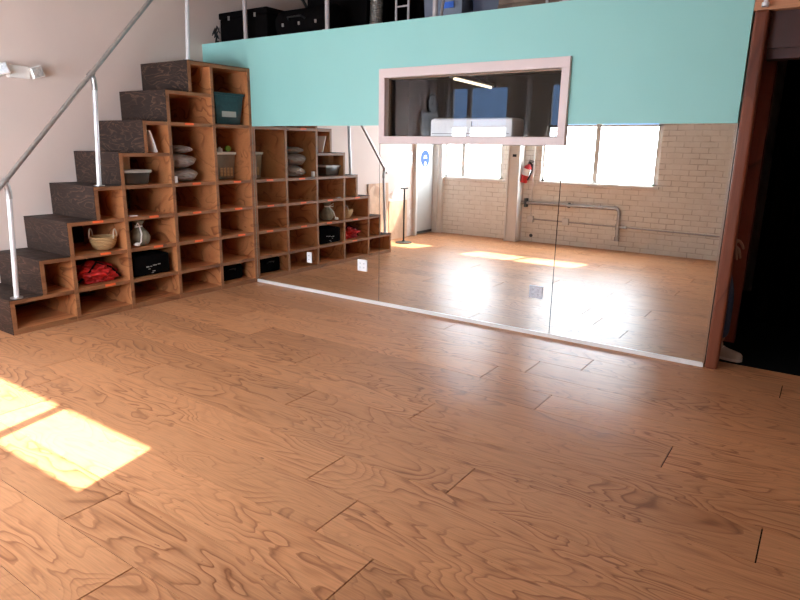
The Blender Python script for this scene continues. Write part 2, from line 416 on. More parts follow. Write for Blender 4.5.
# right-hand stretch of the partition beyond the doorway
b = MB(); b.box(5.75, XR, 0, .1, 0, ZT); struct('wall_doorway_side', b, 'wall')
b = MB(); b.box(4.645, XR, -.02, .08, 2.335, 3.0); struct('trim_6', b, 'beam')      # orange timber over the doorway
b = MB(); b.box(4.645, 5.75, .05, .19, 2.12, 2.335); b.box(4.645, 5.75, .08, .20, 2.06, 2.12); struct('trim_7', b, 'jamb')
b = MB(); b.box(4.560, 4.640, -.030, .05, 0, 2.338, bev=.016); struct('trim_8', b, 'post')      # door post
b = MB(); b.box(4.55, 4.66, .0, .05, 2.338, 2.9); struct('trim_9', b, 'beam')
b = MB(); b.cyl((4.615, -.06, 2.345), (4.615, -.06, 3.3), .012); b.cyl((4.615, -.06, 2.345), (4.615, -.06, 2.37), .02)
tag(b.build('conduit', 'steelw', smooth=True), 'thin pale conduit rising from the top of the reddish door post', 'pipe')
# loft deck, booth and corridor walls
b = MB(); b.box(XL, 5.0, .10, 3., 2.40, 2.515); b.box(5.0, XR, .10, 3., 2.40, 2.515); struct('floor_loft', b, 'boards')
b = MB(); b.box(0, .1, .10, 2.9, 0, 2.4); b.box(4.05, 4.15, .10, 2.9, 0, 2.4); b.box(0, 4.15, 2.8, 2.9, 0, 2.4); struct('wall_booth', b, 'darkwall')
b = MB(); b.box(4.15, 4.20, .10, 2.1, 0, 2.4); struct('wall_corridor', b, 'corridor')
b = MB(); b.box(4.20, 4.650, .76, .86, 0, 2.4); struct('wall_corridor_pier', b, 'corridor')
b = MB(); b.box(.1, 4.05, .1, 2.8, 2.36, 2.398); struct('ceiling_booth', b, 'jamb')

# ------------------------------------------------------------------ mirrors
def mirror(x0, x1, z0, z1, label):
    t = thing('wall_mirror', label, 'mirror', ((x0+x1)/2, 0, z0), group='wall mirrors under the teal fascia')
    h = (x1-x0)/2-.003
    b = MB(); b.box(-h, h, .0, .006, 0, z1-z0); b.build('mirror_glass', 'mirror', t)
    b = MB(); b.box(-h-.001, h+.001, .006, .012, 0, z1-z0); b.build('backing', 'mirroredge', t)
    return t
mirror(0, 1.675, .03, ZM, 'tall wall mirror touching the stepped cubby staircase')
mirror(1.675, 3.397, .03, WZ0-.002, 'lower middle wall mirror directly under the pinkish framed booth window')
t3 = mirror(3.397, XM, .03, ZM, 'wall mirror beside the reddish wooden door post')
b = MB()
hw = (XM-3.397)/2
b.box(hw-.008, hw+.006, -.006, .0, 0, ZM-.03); b.build('edge_strip', 'chrome', t3)
b = MB(); b.box(0, XM, -.012, .012, .0, .03); tag(b.build('mirror_rail', 'strip'), 'long white rail along the floor under the mirrors', 'rail')

# electrical plates set in the mirrors
def plate(x0, x1, z0, z1, m, label, gang):
    t = thing('outlet_plate', label, 'outlet', ((x0+x1)/2, -.001, (z0+z1)/2))
    w_, h_ = (x1-x0)/2, (z1-z0)/2
    b = MB(); b.box(-w_, w_, -.006, .0, -h_, h_, bev=.002); b.build('cover', m, t)
    for k in range(gang):
        cx = (k-(gang-1)/2)*.046
        for s_ in (-.02, .02):
            b = MB(); b.box(cx-.011, cx+.011, -.0072, -.006, s_-.012, s_+.012, bev=.001)
            so = b.build('socket', m, t)
            b = MB(); b.box(cx-.006, cx-.004, -.0078, -.0072, s_-.003, s_+.006); b.box(cx+.004, cx+.006, -.0078, -.0072, s_-.003, s_+.006)
            b.cyl((cx, -.0072, s_-.007), (cx, -.0078, s_-.007), .002, seg=8); b.build('slot', 'slot', so)
plate(.752, .812, .306, .416, 'plate', 'small white outlet plate in the mirror nearest the cubby staircase', 1)
plate(1.420, 1.532, .306, .418, 'plate', 'square white outlet plate left of the first mirror seam', 2)
plate(3.205, 3.318, .308, .410, 'platesteel', 'square steel outlet plate in the middle mirror panel', 2)

# ------------------------------------------------------------------ booth window
t = thing('booth_window', 'wide pinkish white framed booth window set in the teal wall', 'window', (WX0, 0, WZ0))
W_, H_ = WX1-WX0, WZ1-WZ0
fw = .062
b = MB()
b.box(0, W_, -.03, .0, 0, fw); b.box(0, W_, -.03, .0, H_-fw-.015, H_); b.box(0, fw, -.03, .0, fw, H_-fw-.015); b.box(W_-fw, W_, -.03, .0, fw, H_-fw-.015)
b.build('frame', 'frame', t, bevel=.003)
b = MB(); b.box(0, W_, 0, .10, 0, fw-.004); b.box(0, W_, 0, .10, H_-fw-.01, H_); b.box(0, fw-.006, 0, .10, 0, H_); b.box(W_-fw+.006, W_, 0, .10, 0, H_)
b.build('jamb_liner', 'white', t)
b = MB()
for (p, q, r, s_) in ((fw, W_-fw, fw-.004, fw+.004), (fw, W_-fw, H_-fw-.024, H_-fw-.012), (fw-.006, fw+.012, fw, H_-fw-.015), (W_-fw-.008, W_-fw+.006, fw, H_-fw-.015)):
    b.box(p, q, .045, .075, r, s_)
b.build('glazing_bead', 'brass', t)
b = MB(); b.box(fw-.004, W_-fw+.004, .058, .062, fw-.002, H_-fw-.012); b.build('glass_pane', 'boothglass', t)

# inside the booth: added plain white box, tube light, desk
t = thing('white_box', 'long white box standing behind the booth glass', 'appliance', (2.51, .27, 1.10))
b = MB(); b.box(-.395, .395, -.13, .13, .0, .63, bev=.03); b.build('housing', 'plate', t, smooth=True)
b = MB(); b.box(-.37, .37, -.134, -.13, .50, .504); b.box(.02, .026, -.134, -.13, .56, .60); b.build('seam_line', 'slot', t)
t = thing('desk', 'dark desk inside the booth below the window', 'desk', (2.3, .55, 0))
b = MB(); b.box(-1.2, 1.2, -.40, .40, 1.06, 1.10); b.build('desktop', 'darkwall', t)
for sx in (-1, 1):
    for sy in (-1, 1):
        b = MB(); b.box(sx*1.15-.025, sx*1.15+.025, sy*.36-.025, sy*.36+.025, 0.0, 1.06); b.build('leg', 'darkwall', t)
t = thing('tube_light', 'thin lit tube light hanging inside the dark booth', 'light', (1.61, 1.862, 2.2))
b = MB(); b.box(-.05, .05, -.55, .55, .0, .03); b.build('housing', 'white', t)
b = MB(); b.cyl((0, -.53, -.012), (0, .53, -.012), .014); b.build('tube', 'tube', t, smooth=True)
t.rotation_euler.z = .094
for y in (-.4, .4):
    b = MB(); b.cyl((0, y, .03), (0, y, .158), .005); b.build('hanger_rod', 'dgrey', t)

# ------------------------------------------------------------------ stepped cubby staircase
C5, RR = .5101, .28
def yk(k): return -5*C5 + k*C5/2
st = thing('cubby_staircase', 'stepped staircase of dark stained plywood with wooden cubbyholes, against the left wall', 'staircase', (0, 0, 0))
TB = .036
XB = XL+.004
for k in range(11):
    y = yk(k); z1 = RR*min(k+1, 8)
    z0 = 0 if k % 2 == 0 else RR*k
    if k == 9: continue
    if k % 2 == 0 and k not in (0, 10): ya, ybb = y-TB/2*0, y+TB
    elif k == 10: ya, ybb = -TB-.002, -.002
    else: ya, ybb = y, y+TB
    b = MB(); b.box(XB, 0, ya+.004 if k < 8 else ya, ybb, z0+(0 if z0 == 0 else .0), z1-.006 if k < 8 else z1-.006)
    b.build('side_panel', 'cubby', st, bevel=.0015)
    b = MB(); b.box(-.0005, .0025, ya+.004, ybb, z0, z1-.006); b.build('edge_shade_band', 'edge', st)  # thin overlay carrying the front-edge shade as darker wood
    if k < 8:
        b = MB(); b.box(XB, -.0005, y, y+.004, RR*k+(.0 if k else 0), z1-.006); o = b.build('riser', 'ebony', st)
        b = MB(); b.box(XB, .0, y-.0005, yk(k+1) if k < 7 else -.002, z1-.006, z1); b.build('tread', 'ebony', st)
# shelves
def shelf(y0, y1, z, name='shelf', thick=TB, front=True):
    b = MB(); b.box(XB+.012, 0-.004, y0, y1, z-thick, z-.0061); b.build(name, 'cubby', st)
    b = MB(); b.box(-.004, .001, y0, y1, z-thick, z-.0061); b.build('edge_shade_band', 'edge', st)
rows = {0: [1, 2], 1: [1, 2, 3, 4], 2: [1, 2, 3, 4, 5, 6], 3: [1, 2, 3, 4, 6, 7, 8], 4: [1, 2, 3, 4, 6, 8]}
for c in range(5):
    ya = yk(2*c)+TB; ybb = yk(2*c+2) if c < 4 else -TB-.002
    for j in rows[c]:
        a = ya
        if c < 4 and j == 2*c+2: a = yk(2*c+1)+TB
        shelf(a, ybb, RR*j)
    b = MB(); b.box(XB+.012, .0, ya-.02, ybb, .0, .045); b.build('base_board', 'cubby', st)
    b = MB(); b.box(.0, .003, ya-.02, ybb, .0, .045); b.build('edge_shade_band', 'edge', st)
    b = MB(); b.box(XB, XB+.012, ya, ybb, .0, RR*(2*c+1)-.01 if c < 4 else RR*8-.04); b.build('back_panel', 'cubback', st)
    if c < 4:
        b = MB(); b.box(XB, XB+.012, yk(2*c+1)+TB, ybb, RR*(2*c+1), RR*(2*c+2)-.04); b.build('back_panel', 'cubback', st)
for (c, j, f) in ((1, 3, .52), (1, 2, .60), (1, 1, .63), (2, 3, .58), (2, 2, .62), (3, 6, .47), (3, 4, .55), (3, 3, .52), (3, 2, .52), (4, 4, .55), (4, 3, .55), (4, 2, .60)):
    yc = yk(2*c) + f*C5
    b = MB(); b.box(.001, .004, yc-.048, yc+.048, RR*j-.026, RR*j-.006, bev=.0008); o = b.build('label_tape', 'orange', st)
    o['label'] = 'small orange label tape on the shelf edge'

# ------------------------------------------------------------------ handrail
t = thing('handrail', 'steel pipe handrail climbing the cubby staircase on three posts', 'railing', (-.05, 0, 0))
def rz_(y): return 1.165 + 1.10*(y+2.46)
b = MB(); b.tube([(0, -2.50, rz_(-2.50)), (0, -1.2, rz_(-1.2)), (0, -.42, rz_(-.42)), (0, -.36, 3.46), (0, -.28, 3.50), (0, .0, 3.50)], .018, 14); b.build('rail', 'steel', t, smooth=True)
for (y, zb) in ((-2.47, .28), (-1.70, 1.12), (-.71, 2.24)):
    ln = .045; zt = rz_(y+ln)-.12
    b = MB(); b.cyl((0, y, zb+.008), (0, y+ln, zt), .019); b.build('post', 'steelw', t, smooth=True)
    b = MB(); b.tube([(0, y+ln-.001, zt-.03), (0, y+ln, zt+.02), (.004, y+ln-.006, zt+.06), (0, y+ln-.022, rz_(y+ln-.022))], .023, 12)
    b.cyl((0, y+ln-.04, rz_(y+ln-.04)), (0, y+ln-.005, rz_(y+ln-.005)), .025); b.build('elbow_fitting', 'steel', t, smooth=True)
    b = MB(); b.cyl((0, y, zb), (0, y, zb+.008), .045); b.build('flange', 'steel', t, smooth=True)

t = thing('loft_railing', 'row of pale vertical railing posts along the loft edge above the teal wall', 'railing', (0, .05, ZT))
for i, x in enumerate((-.088, 1.02, 2.195, 3.31, 4.4)):
    b = MB(); b.cyl((x, 0, 0.0), (x, 0, 1.0), .021); b.build('post', 'loftpost', t, smooth=True)
    b = MB(); b.box(x-.035, x+.035, -.03, .03, 0, .008); b.build('flange', 'loftpost', t)
b = MB(); b.cyl((-.1, 0, 1.0), (4.5, 0, 1.0), .021); b.build('top_rail', 'loftpost', t, smooth=True)

# ------------------------------------------------------------------ loft clutter (stands on the loft deck)
ZL = 2.515
t = thing('equipment_case', 'black equipment case at the left end of the loft, beside the grey wall', 'case', (-.26, .42, ZL))
b = MB(); b.box(-.36, .36, -.25, .25, .03, .27, bev=.012); b.build('body', 'black', t)
b = MB(); b.box(-.37, .37, -.26, .26, .27, .335, bev=.012); b.build('case_lid', 'black', t)
b = MB()
for x in (-.2, .2): b.box(x-.012, x+.012, -.268, -.26, .25, .29)
b.build('latch', 'steel', t)
for sx in (-.3, .3):
    for sy in (-.2, .2):
        b = MB(); b.cyl((sx-.012, sy, .02), (sx+.012, sy, .02), .02); b.build('caster', 'blackp', t, smooth=True)
b = MB()
for i in range(26):
    a = random.uniform(0, 2*PI); r0 = random.uniform(.02, .05)
    b.tube([(0, 0, .02*i/3), (math.cos(a)*r0*.6, math.sin(a)*r0*.6, .02*i/3+.04), (math.cos(a)*r0, math.sin(a)*r0, .02*i/3+.01)], .006, 6)
o = tag(b.build('tinsel_garland', 'blackp', loc=(-.64, .13, ZL)), 'black glittery garland standing at the left end of the loft case', 'garland')
t = thing('boom_stand', 'black tripod boom stand with slanted arm behind the loft case', 'stand', (.05, 1.05, ZL))
b = MB(); b.cyl((0, 0, .25), (0, 0, .95), .014); b.build('pole', 'blackp', t, smooth=True)
for a in (0, 2.1, 4.2):
    b = MB(); b.tube([(0, 0, .30), (.15*math.cos(a), .15*math.sin(a), .15), (.3*math.cos(a), .3*math.sin(a), .012)], .010, 8); b.build('leg', 'blackp', t, smooth=True)
b = MB(); b.cyl((.06, -.02, .15), (-.28, -.02, .62), .017); b.build('boom_arm', 'blackp', t, smooth=True)

# black drape across the back of the loft
t = thing('loft_drape', 'black pleated drape hanging behind the clutter on the loft', 'curtain', (0, 1.5, ZL))
def drape(mb, x0, x1, z0, z1, amp=.03, per=.16, th=.006):
    n = int((x1-x0)/.02); A = []
    for i in range(n+1):
        x = x0 + (x1-x0)*i/n; y = amp*math.sin(2*PI*x/per) + .4*amp*math.sin(2*PI*x/per*.37+1)
        A.append([mb.bm.verts.new((x, y+o_, z)) for o_ in (0, th) for z in (z0, z1)])
    for p, q in zip(A, A[1:]):
        mb.bm.faces.new((p[0], q[0], q[1], p[1])); mb.bm.faces.new((p[2], p[3], q[3], q[2]))
        mb.bm.faces.new((p[1], q[1], q[3], p[3])); mb.bm.faces.new((p[0], p[2], q[2], q[0]))
    for p in (A[0], A[-1]): mb.bm.faces.new((p[0], p[1], p[3], p[2]))
b = MB(); drape(b, -.28, 5.4, .02, 1.34); b.build('cloth', 'black', t, smooth=True)
b = MB(); b.cyl((-.35, 0, 1.36), (5.45, 0, 1.36), .02)
for x in (-.34, 5.44): b.cyl((x, 0, 0), (x, 0, 1.36), .02)
b.build('curtain_pole', 'dgrey', t, smooth=True)

def bin_(name, label, cat, loc, w_, d_, h_, body, lid=None, rz=0, group=None, taper=.88, tagm=None, open_=False):
    t = thing(name, label, cat, loc, rz, group)
    b = MB(); k = taper
    vs = b.box(-w_/2, w_/2, -d_/2, d_/2, 0, h_, bev=.006)
    for v in vs:
        s_ = k + (1-k)*v.co.z/h_; v.co.x *= s_; v.co.y *= s_
    if open_:
        top = max(b.bm.faces, key=lambda f: f.calc_center_median().z*10+f.calc_area())
        r = bmesh.ops.inset_region(b.bm, faces=[top], thickness=.006); 
        bmesh.ops.translate(b.bm, vec=(0, 0, -h_*.9), verts=list(top.verts))
    b.build('body', body, t, smooth=True)
    b = MB()
    b.box(-w_/2-.008, w_/2+.008, -d_/2-.008, -d_/2+.004, h_-.014, h_); b.box(-w_/2-.008, w_/2+.008, d_/2-.004, d_/2+.008, h_-.014, h_)
    b.box(-w_/2-.008, -w_/2+.004, -d_/2, d_/2, h_-.014, h_); b.box(w_/2-.004, w_/2+.008, -d_/2, d_/2, h_-.014, h_)
    b.build('rim', body if not lid else lid, t)
    if lid:
        b = MB(); b.box(-w_/2-.01, w_/2+.01, -d_/2-.01, d_/2+.01, h_, h_+.012, bev=.004); b.build('bin_lid', lid, t)
    if tagm:
        b = MB(); b.box(tagm[0], tagm[1], -d_/2-.004, -d_/2+.0, tagm[2], tagm[3]); o = b.build('name_tag', tagm[4], t)
    return t
bin_('storage_case', 'tall black case in the middle of the loft clutter', 'case', (.66, .80, ZL), .8, .4, .62, 'black', 'black', taper=.97)
t = thing('drum_hardware_case', 'low black case left of the middle loft post', 'case', (.52, .32, ZL))
b = MB(); b.cyl((-.30, 0, .15), (.38, 0, .15), .15, seg=24); b.build('body', 'black', t, smooth=True)
b = MB(); b.tube([(-.1, -.16, .17), (-.08, -.2, .19), (.1, -.2, .19), (.12, -.16, .17)], .008, 8); b.build('carry_handle', 'blackp', t)
for i in range(3):
    b = MB(); b.box(-.2+.22*i, -.18+.22*i, -.16, -.15, .12, .15); b.build('buckle', 'steel', t)

# flexible foil duct
b = MB(); pts = []; rr = []
for i in range(110):
    z = i*.012; pts.append((.02*math.sin(z*3), .0, z)); rr.append(.060 + (.006 if i % 2 else 0))
b.tube(pts, rr, 18)
tag(b.build('foil_duct', 'foil', loc=(1.165, .60, ZL), smooth=False), 'silver foil flexible duct standing upright on the loft', 'duct')
# metal rack: two uprights with a cross bar
t = thing('garment_rack', 'pale metal rack between the foil duct and the storage bin', 'rack', (1.79, .16, ZL))
for x in (-.065, .065):
    b = MB(); b.cyl((x, 0, 0.02), (x, 0, 1.0), .010); b.build('upright', 'loftpost', t, smooth=True)
    b = MB(); b.box(x-.01, x+.01, -.04, .45, 0, .02); b.build('foot', 'loftpost', t)
for z in (.16, .5, .98):
    b = MB(); b.cyl((-.065, 0, z), (.065, 0, z), .007); b.build('crossbar', 'loftpost', t, smooth=True)
bin_('storage_bin', 'grey blue plastic storage bin with blue tag beside the loft rack', 'bin', (2.06, .55, ZL), .42, .34, .52, 'bluebin', 'greylid', tagm=(-.0, .12, .15, .20, 'bluetag'))
bin_('storage_bin', 'navy plastic storage bin right of the leaning pole on the loft', 'bin', (2.46, .60, ZL), .28, .34, .50, 'navybin', 'navybin')
b = MB(); b.cyl((2.19, .15, ZL+.012), (2.27, .28, ZL+1.1), .012)
o = b.build('leaning_pole', 'loftpost', smooth=True); tag(o, 'thin pale pole leaning in front of the navy loft bin', 'pole')
o.location = (0, 0, 0)
first = None
for i in range(7):
    n_ = ['lowest', 'second lowest', 'third lowest', 'middle', 'third highest', 'second highest', 'topmost'][i]
    b = MB(); b.box(-.55, .55, -.17, .17, 0, .036, bev=.002)
    o = b.build('plank', 'boards', loc=(3.20+random.uniform(-.03, .03), .50+random.uniform(-.02, .02), ZL+.0365*i)); o.rotation_euler.z = random.uniform(-.02, .02)
    tag(o, 'old brown plank, %s in the stack at the right of the loft' % n_, 'plank', 'stacked planks on the loft')
b = MB(); b.cyl((3.14, .12, ZL), (3.14, .12, ZL+.9), .011); b.cyl((3.14, .12, ZL), (3.14, .12, ZL+.012), .04)
tag(b.build('floor_stand', 'loftpost', smooth=True), 'thin grey stand pole in front of the loft plank stack', 'pole')

# ------------------------------------------------------------------ things in the cubbies
def cy(c, f): return yk(2*c) + f*C5
# basket: column 1 row 3
t = thing('wicker_basket', 'round woven wicker basket with two rope handles in a cubby', 'basket', (-.14, cy(1, .74), .56), rz=.75)
t.scale = (.88, .88, .92)
b = MB(); b.lathe([(0, .003), (.085, .003), (.115, .03), (.14, .085), (.138, .125), (.130, .125), (.132, .085), (.105, .035), (0, .015)], 32, sc=(.9, 1)); b.build('bowl', 'wicker', t, smooth=True)
for s_ in (-1, 1):
    b = MB(); pts = [(s_*.115, .055*math.cos(a), .11+.085*math.sin(a)) for a in [PI*i/10 for i in range(11)]]
    b.tube(pts, .006, 8); b.build('rope_handle', 'rope', t, smooth=True)
# red heap
t = thing('red_bag', 'crumpled shiny red fabric bag with black trim in a low cubby', 'bag', (-.17, cy(1, .56), .28), rz=0)
b = MB(); b.blob((0, .0, .062), (.15, .175, .085), .28, 3.4, 3, 5, flat=.060); b.build('cloth', 'red', t, smooth=True)
b = MB(); b.blob((-.03, .0, .12), (.10, .13, .05), .35, 3., 9, 4, flat=None); b.build('top_flap', 'red', t, smooth=True)
b = MB(); b.tube([(.05, -.18, .02), (.10, -.10, .11), (.04, .0, .175), (.06, .12, .12), (.10, .18, .03)], .009, 8); b.build('strap', 'black', t, smooth=True)
# drawstring bag
t = thing('drawstring_bag', 'grey green drawstring bag tied with a pale ribbon in a cubby', 'bag', (-.13, cy(2, .42), .56))
b = MB(); vs = b.lathe([(0, .0), (.06, .0), (.085, .03), (.092, .075), (.075, .12), (.035, .16), (.022, .175), (.04, .20), (.055, .225), (.03, .215), (0, .20)], 32)
for v in vs:
    a = math.atan2(v.co.y, v.co.x); k = 1 + .07*math.sin(9*a)*min(1, v.co.z/.1) + .06*noise.noise(v.co*18); v.co.x *= k; v.co.y *= k
b.build('sack', 'greybag', t, smooth=True)
b = MB(); b.tube([(.03*math.cos(a), .03*math.sin(a), .173) for a in [2*PI*i/12 for i in range(13)]], .007, 8)
b.tube([(.03, -.01, .175), (.07, -.05, .21), (.05, -.07, .17), (.03, -.01, .175)], .006, 8)
b.tube([(.03, -.01, .17), (.085, -.03, .11), (.098, -.05, .04), (.09, -.075, .012)], .007, 8); b.build('ribbon', 'paper', t, smooth=True)
b = MB(); b.blob((.085, -.085, .018), (.03, .03, .018), .2, 3, 4, 3, flat=.016); b.build('ribbon_end', 'paper', t, smooth=True)
# black box with marks
t = thing('black_box', 'black box bag with pale specks of print in a low cubby', 'box', (-.19, cy(2, .50), .28))
b = MB(); b.box(-.16, .16, -.195, .195, 0, .19, bev=.02); b.blob((0, 0, .175), (.14, .16, .04), .2, 3, 5, 4); b.build('body', 'black', t, smooth=True)
b = MB()
for (y0, y1, z0, z1) in ((-.06, -.03, .075, .085), (-.02, .0, .078, .084), (.01, .05, .084, .092), (.06, .09, .088, .096), (-.04, -.02, .055, .06), (0, .03, .03, .036), (-.01, .01, .015, .02)):
    b.box(.160, .1615, y0, y1, z0, z1)
b.build('printed_marks', 'greylid', t)
# smoky bin with card on its lid
bin_('plastic_tub', 'smoky plastic tub with grey lid in the cubby under the booklet', 'tub', (-.16, cy(2, .37), 1.12), .24, .265, .115, 'darkbin', 'greylid')
b = MB(); b.box(-.05, .05, -.045, .045, 0, .115, bev=.003); tag(b.build('small_carton', 'cardboard', loc=(-.17, cy(2, .26), 1.2475)), 'small brown carton standing on the smoky plastic tub', 'box')
# booklet leaning
b = MB()
for i in range(3): b.box(-.09, .09, -.004+.0045*i, .0002+.0045*i, 0, .20)
o = b.build('booklet', 'paper', loc=(-.11, yk(5)+TB+.085, 1.402)); o.rotation_euler = (.32, 0, 0); o.location.y += .02
tag(o, 'white booklet leaning in the narrow cubby of the stepped shelf', 'booklet')
# grey plastic bags
for i, (z, h_, ry, dy, pos) in enumerate(((0, .062, .140, .0, 'bottom'), (.132, .064, .145, -.02, 'middle'), (.270, .036, .095, .0, 'top'))):
    b = MB(); b.blob((0, 0, h_), (.16, ry*1.2, h_*1.08), .10, 2.4, 11+i, 5, flat=h_); 
    o = b.build('plastic_bag', 'cling', loc=(-.20, cy(3, .48)+dy, 1.12+z+.001), smooth=True)
    tag(o, 'bulging grey plastic bag, %s of the three stacked in a tall cubby' % pos, 'bag', 'grey plastic bags stacked in a cubby')
b = MB(); b.box(-.018, .018, -.017, .017, 0, .06, bev=.003); tag(b.build('small_box', 'paper', loc=(-.025, cy(3, .115), 1.12)), 'tiny white box beside the bottom grey plastic bag', 'box')
# clear bin with white lid, items inside and on top
t = bin_('clear_bin', 'cloudy tall plastic bin with pale lid in the cubby nearest the mirror', 'bin', (-.32, cy(4, .62), 1.12), .24, .25, .27, 'clearbin', 'lid')
b = MB()
for i in range(4): b.box(.104, .112, -.075+.045*i, -.045+.045*i, .03, .12+.02*(i % 3))
b.build('stick', 'wicker', t)
b = MB(); b.cyl((0, -.012, .032), (0, .012, .032), .032, seg=20); b.cyl((0, -.013, .032), (0, .013, .032), .018, seg=20); o = b.build('green_tape_roll', 'green', loc=(-.25, cy(4, .76), 1.403), smooth=True); tag(o, 'green tape roll standing on the pale bin lid', 'tape')
o.rotation_euler.z = PI/2
b = MB(); b.cyl((0, 0, 0), (0, 0, .035), .03, seg=16); b.cyl((0, 0, .035), (0, 0, .05), .012); tag(b.build('small_bottle', 'lid', loc=(-.26, cy(4, .56), 1.403), smooth=True), 'small pale bottle on the pale bin lid', 'bottle')
t = bin_('teal_bin', 'dark teal translucent plastic bin in the topmost cubby', 'bin', (-.17, cy(4, .50), 1.68), .28, .375, .29, 'tealbin', 'tealbin', taper=.80)
b = MB(); b.box(.118, .126, -.09, .09, .07, .125); b.build('side_label', 'greylid', t)
# black pouch bottom row near mirror
t = thing('black_case', 'black soft case in the bottom cubby nearest the mirror', 'case', (-.30, cy(4, .44), .046))
b = MB(); b.box(-.20, .20, -.17, .17, 0, .17, bev=.03); b.build('body', 'black', t, smooth=True)
b = MB(); b.tube([(.20, -.05, .11), (.225, -.04, .13), (.225, .04, .13), (.20, .05, .11)], .006, 8); b.build('grip', 'blackp', t, smooth=True)
# scrap of white paper on shelf
b = MB(); b.box(-.02, .02, -.035, .035, 0, .006); tag(b.build('paper_slip', 'paper', loc=(-.03, cy(2, .2), .841)), 'tiny white paper slip on the shelf above the drawstring bag', 'paper')

# ------------------------------------------------------------------ emergency light on the left wall
t = thing('emergency_light', 'white twin-head emergency light high on the left wall', 'light', (XL, -1.945, 2.0))
b = MB(); b.box(0, .055, -.085, .085, .0, .10, bev=.006); b.build('housing', 'white', t)
for s_ in (-1, 1):
    R = Matrix.Rotation(-.25 if s_ > 0 else -.55, 4, 'Z') @ Matrix.Rotation(.3, 4, 'X')
    b = MB(); b.box(-.03, .03, -.05, .05, -.045, .05, bev=.008, M=Matrix.Translation((.07, s_*.135, .055)) @ R); h = b.build('lamp_head', 'white', t)
    b = MB(); b.box(.031, .036, -.042, .042, -.038, .042, bev=.004, M=Matrix.Translation((.07, s_*.135, .055)) @ R); b.build('lens', 'lampglass', h)

# wall clock
t = thing('wall_clock', 'round wall clock on the left wall near the windows', 'clock', (XL, -4.60, 2.19))
b = MB(); b.cyl((0, 0, 0), (.03, 0, 0), .16, seg=40); b.build('rim', 'blackp', t, smooth=True)
b = MB(); b.cyl((.03, 0, 0), (.033, 0, 0), .14, seg=40); b.build('dial', 'clockface', t, smooth=True)
b = MB(); b.box(.033, .036, -.004, .004, -.01, .10); b.build('minute_hand', 'slot', t)
b = MB(); b.box(.033, .036, -.005, .065, -.004, .004); b.build('hour_hand', 'slot', t)

# ------------------------------------------------------------------ door on the left wall with round sign
b = MB(); b.box(XL, XL+.035, -4.765, -4.25, 0.02, 2.0); dr = struct('door_1', b, 'door')
b = MB(); b.box(XL, XL+.06, -4.25, -4.20, 0, 2.05); b.box(XL, XL+.06, -4.765, -4.25, 2.0, 2.05); b.build('door_frame', 'white', dr)
b = MB(); b.box(XL+.035, XL+.045, -4.253, -4.244, .02, 2.0); b.build('edge_shadow_gap', 'dgrey', dr)
b = MB(); b.box(XL+.035, XL+.04, -4.765, -4.25, 0.02, .06); b.build('door_sweep', 'dgrey', dr)
t = thing('round_sign', 'round blue face covering sign on the white door', 'sign', (XL+.036, -4.50, 1.29))
b = MB(); b.cyl((0, 0, 0), (.004, 0, 0), .135, seg=40); b.build('disc', 'blue', t, smooth=True)
b = MB(); b.cyl((.004, 0, .01), (.006, 0, .01), .045, seg=24); b.cyl((.004, 0, -.085), (.0055, 0, -.085), .032, seg=24); b.build('head_symbol', 'plate', t)
b = MB(); b.box(.006, .0075, -.04, .04, -.04, .0); b.build('mask_symbol', 'blue', t)
b = MB(); b.box(0, .004, -.07, .07, -.10, .10); tag(b.build('notice', 'lampglass', loc=(XL, -4.10, 1.29)), 'small pale grey notice on the wall beside the white door', 'notice')

# plywood sheets leaning on left wall, flaked plaster
def sheet(y0, y1, h_, off, label):
    b = MB(); b.box(0, .014, 0, y1-y0, 0, h_); o = b.build('plywood_sheet', 'panelply', loc=(XL+off+.02, y0, .001)); o.rotation_euler.y = -.012; tag(o, label, 'panel', 'plywood sheets against the left wall')
sheet(-3.45, -2.93, .92, 0, 'taller tan plywood sheet against the left wall behind the staircase foot')
sheet(-3.98, -3.47, .62, 0, 'shorter tan plywood sheet against the left wall beside the stand')
b = MB()
b.blob((XL, -3.72, .62), (.012, .32, .14), .5, 5, 5, 5); b.blob((XL, -3.98, .30), (.01, .14, .25), .5, 5, 8, 5)
struct('trim_10', b, 'exposed', smooth=True)

# stand on the floor near the left wall
t = thing('post_stand', 'slim black stand with short crossbar and round base near the left wall', 'stand', (-.36, -3.40, 0))
b = MB(); b.lathe([(0, 0), (.13, 0), (.13, .012), (.03, .025), (.02, .04), (0, .04)], 28); b.build('base', 'blackp', t, smooth=True)
b = MB(); b.cyl((0, 0, .03), (0, 0, .84), .013); b.build('pole', 'blackp', t, smooth=True)
b = MB(); b.box(-.012, .012, -.09, .09, .84, .86, bev=.004); b.build('crossbar', 'blackp', t)

# ------------------------------------------------------------------ far wall fittings
t = thing('wall_pipe', 'thick painted pipe running under the wide window and turning down', 'pipe', (0, YF, 0))
b = MB(); b.tube([(.98, .05, .63), (2.48, .05, .63), (2.525, .05, .62), (2.545, .05, .59), (2.55, .05, .55), (2.55, .05, .17)], .027, 12); b.build('pipe', 'steel', t, smooth=True)
b = MB(); b.cyl((2.55, .05, .15), (2.55, .05, .21), .037); b.cyl((2.55, .05, .32), (2.55, .05, .40), .037); b.cyl((2.55, .05, .36), (2.68, .05, .36), .022); b.build('coupling', 'steel', t, smooth=True)
b = MB(); b.box(1.035, 1.075, 0, .08, .56, .70); b.box(1.75, 1.78, 0, .04, .59, .67); b.build('bracket', 'dgrey', t)
t = thing('conduit', 'thin conduit with junction boxes running low along the brick wall', 'conduit', (0, YF, 0))
b = MB(); b.cyl((1.14, .012, .372), (4.6, .012, .335), .010); b.build('pipe', 'steel', t, smooth=True)
b = MB(); b.cyl((1.14, .02, .37), (1.14, .02, 1.9), .009); b.build('riser_pipe', 'white', t, smooth=True)
